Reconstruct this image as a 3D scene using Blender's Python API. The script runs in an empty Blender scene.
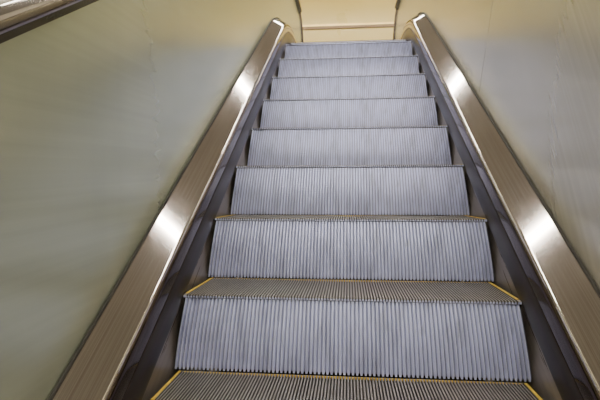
import bpy, math, random
from mathutils import Vector
random.seed(4)
C = bpy.context.scene.collection
SL=0.622; A=math.atan(SL); R=1.5
RS=R*math.sin(A); RC=R*(1-math.cos(A))
Y1,Y2=0.40,3.86
def P0(y): return -1.2304+SL*y
ZL=P0(Y1)-RC
EYE=-ZL
zu=P0(Y2)+RC-ZL
def build_path(y0,y1):
    pts=[]
    pts.append((y0,0.0,0.0))
    ys=Y1-RS
    n=14
    for i in range(n+1):
        a=A*i/n
        pts.append((ys+R*math.sin(a), R*(1-math.cos(a)), a))
    for i in range(1,12):
        t=i/12; y=Y1+(Y2-Y1)*t
        pts.append((y,P0(y)-ZL,A))
    for i in range(n+1):
        a=A*(1-i/n)
        pts.append((Y2+RS-R*math.sin(a), zu-R*(1-math.cos(a)), a))
    pts.append((y1,zu,0.0))
    out=[];s=0
    for i,p in enumerate(pts):
        if i: s+=math.hypot(p[0]-pts[i-1][0],p[1]-pts[i-1][1])
        out.append((p[0],p[1],p[2],s))
    return out
def zpath(y):
    ys=Y1-RS
    if y<=ys: return 0.0
    if y<Y1: return R-math.sqrt(R*R-(y-ys)**2)
    if y<=Y2: return P0(y)-ZL
    ye=Y2+RS
    if y<ye: return zu-(R-math.sqrt(R*R-(ye-y)**2))
    return zu
PATH=build_path(-1.6,6.0)
def interp(s):
    for i in range(1,len(PATH)):
        if s<=PATH[i][3]+1e-9:
            a,b=PATH[i-1],PATH[i]; t=(s-a[3])/(b[3]-a[3])
            return (a[0]+(b[0]-a[0])*t,a[1]+(b[1]-a[1])*t,a[2]+(b[2]-a[2])*t,s)
    return PATH[-1]
def s_of_y(y):
    for i in range(1,len(PATH)):
        if y<=PATH[i][0]:
            a,b=PATH[i-1],PATH[i]; return a[3]+(b[3]-a[3])*(y-a[0])/(b[0]-a[0])
    return PATH[-1][3]
# ---------- materials
def mat(name):
    m=bpy.data.materials.new(name); m.use_nodes=True
    nt=m.node_tree; b=nt.nodes['Principled BSDF']; return m,nt,b
def streak(name,c1,c2,metal,rough,scale=(1,1,1),nscale=5,coord='UV',rv=0.08,bump=0.0,detail=6,lo=.3,hi=.7,rot=0,scuff=None,spec=.5):
    m,nt,b=mat(name); N=nt.nodes; L=nt.links
    tc=N.new('ShaderNodeTexCoord'); mp=N.new('ShaderNodeMapping'); mp.inputs['Scale'].default_value=scale
    src=tc.outputs[coord]
    if rot:
        m0=N.new('ShaderNodeMapping'); m0.inputs['Rotation'].default_value=(0,0,rot); L.new(src,m0.inputs[0]); src=m0.outputs[0]
    L.new(src,mp.inputs[0])
    n=N.new('ShaderNodeTexNoise'); n.inputs['Scale'].default_value=nscale; n.inputs['Detail'].default_value=detail
    L.new(mp.outputs[0],n.inputs['Vector'])
    r=N.new('ShaderNodeValToRGB'); r.color_ramp.elements[0].position=lo; r.color_ramp.elements[1].position=hi
    r.color_ramp.elements[0].color=(*c1,1); r.color_ramp.elements[1].color=(*c2,1)
    L.new(n.outputs['Fac'],r.inputs[0])
    col=r.outputs[0]
    if scuff:
        sc,th,amt,tint=scuff
        m2=N.new('ShaderNodeMapping'); m2.inputs['Scale'].default_value=sc; L.new(src,m2.inputs[0])
        n2=N.new('ShaderNodeTexNoise'); n2.inputs['Scale'].default_value=1; n2.inputs['Detail'].default_value=5
        L.new(m2.outputs[0],n2.inputs['Vector'])
        r2=N.new('ShaderNodeMapRange'); r2.inputs['From Min'].default_value=th; r2.inputs['From Max'].default_value=th+.12
        r2.inputs['To Max'].default_value=amt
        L.new(n2.outputs['Fac'],r2.inputs[0])
        mx=N.new('ShaderNodeMix'); mx.data_type='RGBA'
        mx.inputs[7].default_value=(*tint,1)
        L.new(r2.outputs[0],mx.inputs[0]); L.new(col,mx.inputs[6]); col=mx.outputs[2]
    L.new(col,b.inputs['Base Color'])
    b.inputs['Metallic'].default_value=metal
    b.inputs['Specular IOR Level'].default_value=spec
    mr=N.new('ShaderNodeMapRange'); mr.inputs['To Min'].default_value=rough-rv; mr.inputs['To Max'].default_value=rough+rv
    L.new(n.outputs['Fac'],mr.inputs[0]); L.new(mr.outputs[0],b.inputs['Roughness'])
    if bump:
        bp=N.new('ShaderNodeBump'); bp.inputs['Strength'].default_value=bump; bp.inputs['Distance'].default_value=.002
        L.new(n.outputs['Fac'],bp.inputs['Height']); L.new(bp.outputs[0],b.inputs['Normal'])
    return m
M={}
M['deck']=streak('brushed_champagne_steel',(.50,.435,.40),(.80,.72,.675),1,.075,(.4,150,1),3,rv=.03)
M['edge']=streak('bronze_edge',(.085,.062,.05),(.13,.095,.08),1,.10,(.5,60,1),3,rv=.03)
M['seal']=streak('dark_bronze_strip',(.020,.014,.011),(.028,.020,.016),0,.3,(.6,10,1),2,rv=.03,spec=.25)
M['skirt']=streak('skirt_steel',(.28,.24,.21),(.36,.315,.28),.5,.3,(1,20,1),3)
M['panelL']=streak('satin_green_steel',(.53,.56,.425),(.585,.615,.47),.68,.25,(.5,30,1),1.6,rot=.5,rv=.015,detail=5,scuff=((2.6,.3,1),.48,.22,(.42,.455,.34)))
M['panelR']=streak('satin_beige_steel',(.56,.535,.44),(.645,.615,.51),.68,.24,(.5,40,1),1.8,rot=-.5,rv=.02,detail=5,scuff=((2.2,.3,1),.48,.2,(.46,.445,.36)))
M['rubber']=streak('black_rubber',(.03,.025,.02),(.05,.04,.035),0,.14,(1,10,1),4)
M['rail']=streak('polished_bronze_rail',(.24,.20,.17),(.30,.255,.22),.9,.10,(1,10,1),4,rv=.02)
M['chrome']=streak('polished_steel',(.6,.56,.5),(.7,.65,.6),1,.18,(1,80,1),3)
M['dark']=streak('dark_joint',(.02,.018,.015),(.04,.035,.03),0,.6,nscale=8)
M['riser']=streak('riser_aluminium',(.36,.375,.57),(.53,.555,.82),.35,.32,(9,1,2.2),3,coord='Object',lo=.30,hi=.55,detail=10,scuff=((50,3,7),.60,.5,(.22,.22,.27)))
M['groove']=streak('riser_groove_shade_dirt',(.15,.155,.23),(.25,.26,.37),.2,.6,(10,1,2),3,coord='Object')  # darker gaps between riser ribs: recess shade put into the colour, plus groove dirt
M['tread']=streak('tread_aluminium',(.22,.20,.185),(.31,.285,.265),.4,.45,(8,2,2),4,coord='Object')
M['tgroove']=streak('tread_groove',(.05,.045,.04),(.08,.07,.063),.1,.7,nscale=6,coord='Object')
M['yellow']=streak('demarcation_yellow',(.50,.33,.04),(.78,.52,.04),0,.5,nscale=30,coord='Object')
M['wall']=streak('grey_green_wall',(.64,.635,.53),(.68,.675,.57),0,.4,nscale=2,coord='Object')
M['wallg']=streak('golden_wall_panel',(.62,.455,.11),(.66,.49,.14),0,.3,nscale=2,coord='Object')
M['ceil']=streak('taupe_ceiling',(.25,.235,.21),(.28,.265,.24),0,.6,nscale=2,coord='Object')
M['floor']=streak('stone_floor',(.30,.27,.23),(.4,.37,.32),0,.35,nscale=6,coord='Object')
M['brass']=streak('bronze_trim',(.12,.07,.025),(.17,.10,.04),.3,.35,nscale=5,coord='Object')
M['gold']=streak('gold_trim',(.75,.52,.16),(.85,.60,.22),.3,.3,nscale=5,coord='Object')
m,nt,b=mat('tube_light'); b.inputs['Emission Color'].default_value=(1,.95,.86,1); b.inputs['Emission Strength'].default_value=80
M['tube']=m
# ---------- helpers
def mesh_obj(name,verts,faces,mats,fm=None,uvs=None,smooth=False,parent=None):
    me=bpy.data.meshes.new(name); me.from_pydata(verts,[],faces)
    for k in mats: me.materials.append(M[k])
    if fm:
        for p,i in zip(me.polygons,fm): p.material_index=i
    if smooth:
        for p in me.polygons: p.use_smooth=True
    if uvs:
        uvl=me.uv_layers.new(name='UVMap')
        for l in me.loops: uvl.data[l.index].uv=uvs[l.vertex_index]
    me.update()
    o=bpy.data.objects.new(name,me); C.objects.link(o)
    if parent: o.parent=parent
    return o
def fixn(o):
    import bmesh
    bm=bmesh.new(); bm.from_mesh(o.data); bmesh.ops.recalc_face_normals(bm,faces=bm.faces); bm.to_mesh(o.data); bm.free()
def sweep(name,prof,s0,s1,mk,side=1,closed=True,smooth=True,parent=None,extra=None):
    ss=[s0]+[p[3] for p in PATH if s0+1e-4<p[3]<s1-1e-4]+[s1]
    V=[];F=[];U=[]
    k=len(prof); vl=[0]
    for j in range(1,k): vl.append(vl[-1]+math.hypot(prof[j][0]-prof[j-1][0],prof[j][1]-prof[j-1][1]))
    for s in ss:
        y,z,a,_=interp(s)
        for j,(x,n) in enumerate(prof):
            V.append((side*x,y-math.sin(a)*n,z+math.cos(a)*n)); U.append((s,vl[j]))
    m=k if closed else k-1
    for i in range(len(ss)-1):
        for j in range(m):
            a=i*k+j;b=i*k+(j+1)%k
            F.append((a,b,b+k,a+k))
    if closed:
        F.append(tuple(range(k))); F.append(tuple(range((len(ss)-1)*k,len(ss)*k)))
    o=mesh_obj(name,V,F,[mk],uvs=U,parent=parent)
    fixn(o)
    if smooth:
        o.data.shade_smooth()
        try: o.data.set_sharp_from_angle(angle=math.radians(35))
        except Exception: pass
    return o
def box(name,lo,hi,mk,parent=None,bev=0):
    x0,y0,z0=lo;x1,y1,z1=hi
    V=[(x0,y0,z0),(x1,y0,z0),(x1,y1,z0),(x0,y1,z0),(x0,y0,z1),(x1,y0,z1),(x1,y1,z1),(x0,y1,z1)]
    F=[(0,3,2,1),(4,5,6,7),(0,1,5,4),(1,2,6,5),(2,3,7,6),(3,0,4,7)]
    o=mesh_obj(name,V,F,[mk],parent=parent)
    if bev:
        md=o.modifiers.new('b','BEVEL'); md.width=bev; md.segments=2
    return o
def arc(cx,cn,r,a0,a1,n):
    return [(cx+r*math.cos(math.radians(a0+(a1-a0)*i/n)),cn+r*math.sin(math.radians(a0+(a1-a0)*i/n))) for i in range(n+1)]
def empty(name,label,cat,loc=(0,0,0),group=None):
    o=bpy.data.objects.new(name,None); o.location=loc; C.objects.link(o)
    o['label']=label;o['category']=cat
    if group:o['group']=group
    return o
SE=PATH[-1][3]
# ---------- balustrades
TILT=28
HU=.014
def balustrade(side,seams,pm,label):
    e=empty('escalator_balustrade',label,'escalator balustrade',group='escalator balustrades')
    tx,tn=math.cos(math.radians(TILT)),math.sin(math.radians(TILT))
    XO=.598
    a=(.5155,.1475); b=(XO,.1475+(XO-.5155)*tn/tx)
    am=(a[0]+.004*tx,a[1]+.004*tn); bm_=(b[0]-.004*tx,b[1]-.004*tn)
    sweep('inner_deck',[b,bm_,am,a,(.5125,.1440),(.5122,.1395),(XO,.1395)],0,SE,'deck',side,parent=e)
    sweep('deck_edge',arc(.5275,.120,.0195,90,180,7)[1:]+[(.508,.085),(.511,.074),(.530,.074),(.530,.1385)],0,SE,'edge',side,parent=e)
    sweep('deck_bead',[(XO-.0045,b[1]+.0005),(XO-.0045,b[1]+.007),(XO+.0015,b[1]+.007),(XO+.0015,b[1]+.0005)],0,SE,'dark',side,parent=e,smooth=False)
    sweep('skirt_deflector',[(.509,.0735),(.5075,.07),(.5065,.04),(.5065,.0),(.509,-.014),(.54,-.014),(.54,.0735)],0,SE,'seal',side,parent=e)
    sweep('skirt_panel',[(.527,-.0145),(.527,-.34),(.54,-.34),(.54,-.0145)],0,SE,'skirt',side,parent=e,smooth=False)
    sl=[0]+[s_of_y(y) for y in seams]+[SE]
    XP=.602
    for i in range(len(sl)-1):
        g=.0035
        sweep('balustrade_panel',[(XP,.150),(XP,.834+HU),(XP+.012,.834+HU),(XP+.012,.150)],sl[i]+g,sl[i+1]-g,pm,side,parent=e,smooth=False)
    sweep('panel_backing',[(XP+.0125,.05),(XP+.0125,.81),(.65,.81),(.65,.05)],0,SE,'dark',side,parent=e,smooth=False)
    def newel(y,z,d):
        V=[];F=[];cn=.492+HU/2;r=.342+HU/2;n=20
        for x in (XP,XP+.012):
            for i in range(n+1):
                a=math.radians(-90+180*i/n)
                V.append((side*x,y+d*r*1.15*math.cos(a),z+cn+r*math.sin(a)))
        k=n+1
        F.append(tuple(range(k)));F.append(tuple(range(k,2*k)))
        for i in range(k): F.append((i,(i+1)%k,k+(i+1)%k,k+i))
        o=mesh_obj('newel_panel',V,F,[pm],uvs=[(v[1],v[2]) for v in V],parent=e); fixn(o)
        V=[];F=[];hp=[(.583,.0),(.580,.014),(.588,.03),(.605,.038),(.627,.03),(.635,.014),(.632,.0)]
        k=len(hp)
        for i in range(n+1):
            a=math.radians(-90+180*i/n)
            for (x,h) in hp:
                rr=r+.012+h
                V.append((side*x,y+d*(rr*1.15*math.cos(a)),z+cn+rr*math.sin(a)))
        for i in range(n):
            for j in range(k): F.append((i*k+j,i*k+(j+1)%k,(i+1)*k+(j+1)%k,(i+1)*k+j))
        F.append(tuple(range(k)));F.append(tuple(range(n*k,(n+1)*k)))
        o=mesh_obj('handrail_turn',V,F,['rail'],parent=e,smooth=True); fixn(o)
    newel(PATH[-1][0],zu,1); newel(PATH[0][0],0,-1)
    sweep('handrail_guide',[(.574,.834+HU),(.574,.849+HU),(.627,.849+HU),(.627,.834+HU)],0,SE,'rubber',side,parent=e,smooth=False)
    hp=[(.601,.8375)]+[(.592,.838),(.588,.850),(.592,.864),(.606,.873),(.625,.876),(.645,.876),(.664,.871),(.676,.862),(.678,.85),(.674,.838),(.665,.8375)]
    sweep('handrail',[(x-.028,n+.012+HU) for x,n in hp],0,SE,'rail',side,parent=e)
    sweep('outer_cladding',[(.651,.08),(.80,.08),(.80,-.75),(.545,-.75),(.545,.045),(.651,.045)],0,SE,'skirt',side,parent=e,smooth=False)
    return e
balustrade(-1,[3.66,5.2],'panelL','brushed steel escalator balustrade with greenish satin panels and dark polished handrail')
balustrade(1,[1.17,2.43,3.63,4.8],'panelR','brushed steel escalator balustrade with warm beige jointed panels')
# ---------- truss
e=empty('escalator_truss','dark steel track frame carrying the steps','escalator frame')
sweep('truss_tray',[(-.535,-.50),(.535,-.50),(.535,-.44),(-.535,-.44)],0,SE,'dark',1,parent=e,smooth=False)
for sx in (-1,1):
    sweep('track_rail',[(.42,-.439),(.46,-.439),(.46,-.301),(.42,-.301)],0,SE,'chrome',sx,parent=e,smooth=False)
# ---------- steps
pitch=math.hypot(.357,.222)
def nxt(y,d):
    z=zpath(y); lo,hi=.3,.45
    for _ in range(40):
        mid=(lo+hi)/2
        if math.hypot(mid,zpath(y+d*mid)-z)<pitch: lo=mid
        else: hi=mid
    return y+d*lo
noses=[(1.47,zpath(1.47))]
y=1.47
for i in range(9):
    y=nxt(y,1); noses.append((y,zpath(y)))
y=1.47
for i in range(6):
    y=nxt(y,-1); noses.insert(0,(y,zpath(y)))
W=.505
DEL=.035
def tread_mesh(length):
    V=[];F=[];fm=[]
    n=112; x0=-W+.012; p=(2*W-.024)/n; h=.009
    prof=[]
    for i in range(n):
        a=x0+i*p
        prof+= [(a+p*.05,-h),(a+p*.22,0),(a+p*.70,0),(a+p*.88,-h)]
    prof=[(-W,-h),(-W,0),(-W+.010,0),(-W+.011,-h)]+prof+[(W-.011,-h),(W-.010,0),(W,0),(W,-h)]
    k=len(prof)
    rows=[(0,-.003),(.004,0),(length,0)]
    for (yy,dz) in rows:
        for (x,z) in prof: V.append((x,yy,z+(dz if z==0 else 0)))
    for r in range(2):
        for j in range(k-1):
            F.append((r*k+j,r*k+j+1,(r+1)*k+j+1,(r+1)*k+j))
            za,zb=prof[j][1],prof[j+1][1]
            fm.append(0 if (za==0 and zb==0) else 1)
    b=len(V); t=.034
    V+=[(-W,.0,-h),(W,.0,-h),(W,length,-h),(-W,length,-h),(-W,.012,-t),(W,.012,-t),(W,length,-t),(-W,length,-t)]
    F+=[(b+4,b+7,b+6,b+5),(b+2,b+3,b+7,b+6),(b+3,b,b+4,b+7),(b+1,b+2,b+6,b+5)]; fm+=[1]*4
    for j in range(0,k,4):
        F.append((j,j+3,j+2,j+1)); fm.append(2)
    me=bpy.data.meshes.new('tread'); me.from_pydata(V,[],F)
    me.materials.append(M['tread']); me.materials.append(M['tgroove']); me.materials.append(M['riser'])
    for pl,i in zip(me.polygons,fm): pl.material_index=i
    return me
def riser_mesh(h,dl):
    V=[];F=[];fm=[]
    n=84; wi=W-.003; p=2*wi/n; dep=.006
    prof=[]
    for i in range(n):
        a=-wi+i*p
        prof+=[(a+p*.04,dep),(a+p*.20,0),(a+p*.66,0),(a+p*.84,dep)]
    prof+=[(wi,dep)]
    k=len(prof); rows=12; ztop=-.0115
    ww=[]
    for r in range(rows+1):
        t=r/rows; z=ztop-(h+ztop-.0015)*t
        yb=.004-(dl+.004)*(t**1.1)-.009*math.sin(math.pi*t)
        sc=1+.042*min(1,h/.2)*min(1,t*1.05)
        ww.append(wi*sc)
        for (x,d) in prof:
            zz=z
            if r==rows and d>0: zz=z+.007
            V.append((x*sc,yb+d,zz))
    for r in range(rows):
        for j in range(k-1):
            F.append((r*k+j,(r+1)*k+j,(r+1)*k+j+1,r*k+j+1))
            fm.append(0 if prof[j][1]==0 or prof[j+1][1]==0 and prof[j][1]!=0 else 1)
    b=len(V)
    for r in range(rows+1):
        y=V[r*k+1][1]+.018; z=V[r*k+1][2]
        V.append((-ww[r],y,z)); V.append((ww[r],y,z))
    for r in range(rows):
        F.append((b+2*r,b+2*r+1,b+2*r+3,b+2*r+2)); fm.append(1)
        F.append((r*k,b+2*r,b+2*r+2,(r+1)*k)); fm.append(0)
        F.append((r*k+k-1,(r+1)*k+k-1,b+2*r+3,b+2*r+1)); fm.append(0)
    me=bpy.data.meshes.new('riser'); me.from_pydata(V,[],F)
    me.materials.append(M['riser']); me.materials.append(M['groove'])
    for pl,i in zip(me.polygons,fm): pl.material_index=i
    return me
def boxmesh(name,lo,hi,mk):
    o=box(name,lo,hi,mk); me=o.data; bpy.data.objects.remove(o); return me
def roller_mesh():
    V=[];F=[];n=20
    for x in (-.015,.015):
        for i in range(n):
            a=2*math.pi*i/n; V.append((x,.04*math.cos(a),.04*math.sin(a)))
    F=[tuple(range(n-1,-1,-1)),tuple(range(n,2*n))]+[(i,(i+1)%n,n+(i+1)%n,n+i) for i in range(n)]
    me=bpy.data.meshes.new('roller'); me.from_pydata(V,[],F); me.materials.append(M['rubber']); return me
RM=roller_mesh()
cache={}
def get(key,fn):
    if key not in cache: cache[key]=fn()
    return cache[key]
for i in range(1,len(noses)-1):
    y,z=noses[i]
    rise=round(z-noses[i-1][1],3); rise_n=noses[i+1][1]-z
    run=noses[i+1][0]-y
    dl=round(DEL*min(1,max(0,rise)/.222),3); dn=DEL*min(1,max(0,rise_n)/.222)
    ln=round(run-dn-.006,3)
    e=empty('escalator_step','grooved aluminium escalator step with yellow edge lines','escalator step',(0,y,z),'escalator steps')
    def add(nm,me):
        o=bpy.data.objects.new(nm,me); C.objects.link(o); o.parent=e; return o
    add('tread',get(('t',ln),lambda:tread_mesh(ln)))
    if rise>.03:
        add('riser',get(('r',rise,dl),lambda:riser_mesh(rise,dl)))
    for sx in (-1,1):
        xa,xb=sorted((sx*(W-.009),sx*(W-.001)))
        add('demarcation_line',get(('d',sx,ln),lambda:boxmesh('side_line',(xa,.02,.0003),(xb,ln-.006,.0018),'yellow')))
    add('demarcation_line',get(('b',ln),lambda:boxmesh('rear_line',(-W+.013,ln-.006,-.006),(W-.013,ln-.0005,-.0004),'yellow')))
    py,pz,pa,_=interp(s_of_y(y+.1))
    for sx in (-1,1):
        o=add('roller',RM); o.location=(sx*.44,py+math.sin(pa)*.26-y,pz-math.cos(pa)*.26-z)
# ---------- landing plates
yl=noses[-1][0]
def plate(name,y0,y1,z,label,sgn):
    e=empty(name,label,'landing plate',(0,0,0),'landing plates')
    n=60;x0=-.500;p=1.0/n
    box('floor_plate',(-.504,y0,z-.03),(.504,y1,z-.001),'tread',e,.002)
    yy=y0 if sgn>0 else y1
    V=[];F=[]
    for i in range(n):
        a=x0+i*p+p*.25; b=a+p*.5
        q=len(V)
        V+=[(a,yy,z-.02),(b,yy,z-.02),(b,yy,z),(a,yy,z),((a+b)/2,yy-sgn*.03,z-.012)]
        F+=[(q,q+1,q+4),(q+1,q+2,q+4),(q+2,q+3,q+4),(q+3,q,q+4)]
    mesh_obj('comb_teeth',V,F,['yellow'],parent=e)
plate('landing_plate',yl+.03,yl+1.6,zu+.002,'ribbed metal landing plate with comb at the top of the escalator',1)
plate('landing_plate',-2.6,noses[1][0]-.06,.002,'ribbed metal landing plate with comb at the escalator entrance',-1)
# ---------- room
def st(o): o['kind']='structure'; return o
XW=2.9; YB=9.2; YF=-4.5; ZC=EYE+4.0
st(box('floor',(-XW,YF,-.12),(XW,-2.0,-.030),'floor'))
st(box('floor_entry',(-.504,-2.0,-.12),(.504,noses[1][0]-.1,-.030),'floor'))
st(box('floor_lower_hall',(-XW,-2.0,-.9),(XW,5.6,-.80),'floor'))
st(box('floor_landing',(-.504,yl+.06,zu-.25),(.504,yl+1.7,zu-.03),'floor'))
st(box('floor_upper',(-XW,yl+1.7,zu-.25),(XW,YB,zu-.002),'floor'))
st(box('wall_left',(-XW-.1,YF,-.9),(-XW,YB,ZC),'wall'))
st(box('wall_right',(XW,YF,-.9),(XW+.1,YB,ZC),'wall'))
st(box('wall_front',(-XW,YF-.1,-.9),(XW,YF,ZC),'wall'))
st(box('ceiling',(-XW,YF,ZC),(XW,YB,ZC+.1),'ceil'))
st(box('wall_back',(-XW,YB,zu-.25),(XW,YB+.1,ZC),'wallg'))
zt=EYE+ (195-26)/488*YB
st(box('trim_1',(-XW,YB-.03,zt-.055),(XW,YB-.001,zt-.005),'brass'))
st(box('trim_2',(-XW,YB-.03,zt-.0045),(XW,YB-.001,zt+.03),'gold'))
st(box('trim_3',(-XW,YB-.03,EYE+(195-44)/488*YB-.2),(XW,YB-.001,EYE+(195-43)/488*YB+.03),'brass'))
# ---------- ceiling lights
for i,yy in enumerate((-4.0,-2.2,-0.4,2.95,5.15,7.2)):
    e=empty('ceiling_light','long warm white fluorescent ceiling light','ceiling light',(0,yy,ZC),'ceiling lights')
    box('light_housing',(-2.6,-.12,-.06),(2.6,.12,-.002),'ceil',e)
    box('light_tube',(-2.5,-.036,-.085),(2.5,.036,-.0605),'tube',e)
w=bpy.data.worlds.new('World'); bpy.context.scene.world=w; w.use_nodes=True
w.node_tree.nodes['Background'].inputs[0].default_value=(.9,.9,1,1); w.node_tree.nodes['Background'].inputs[1].default_value=.3
# ---------- camera
cd=bpy.data.cameras.new('Camera'); cd.lens=488/600*36; cd.sensor_width=36; cd.clip_start=.02
cam=bpy.data.objects.new('Camera',cd); C.objects.link(cam)
cam.location=(.003,0,EYE-.012)
yaw=math.atan(48/488); pit=math.atan(-3.5/488)
cam.rotation_euler=(math.radians(90)+pit,0,yaw)
bpy.context.scene.camera=cam
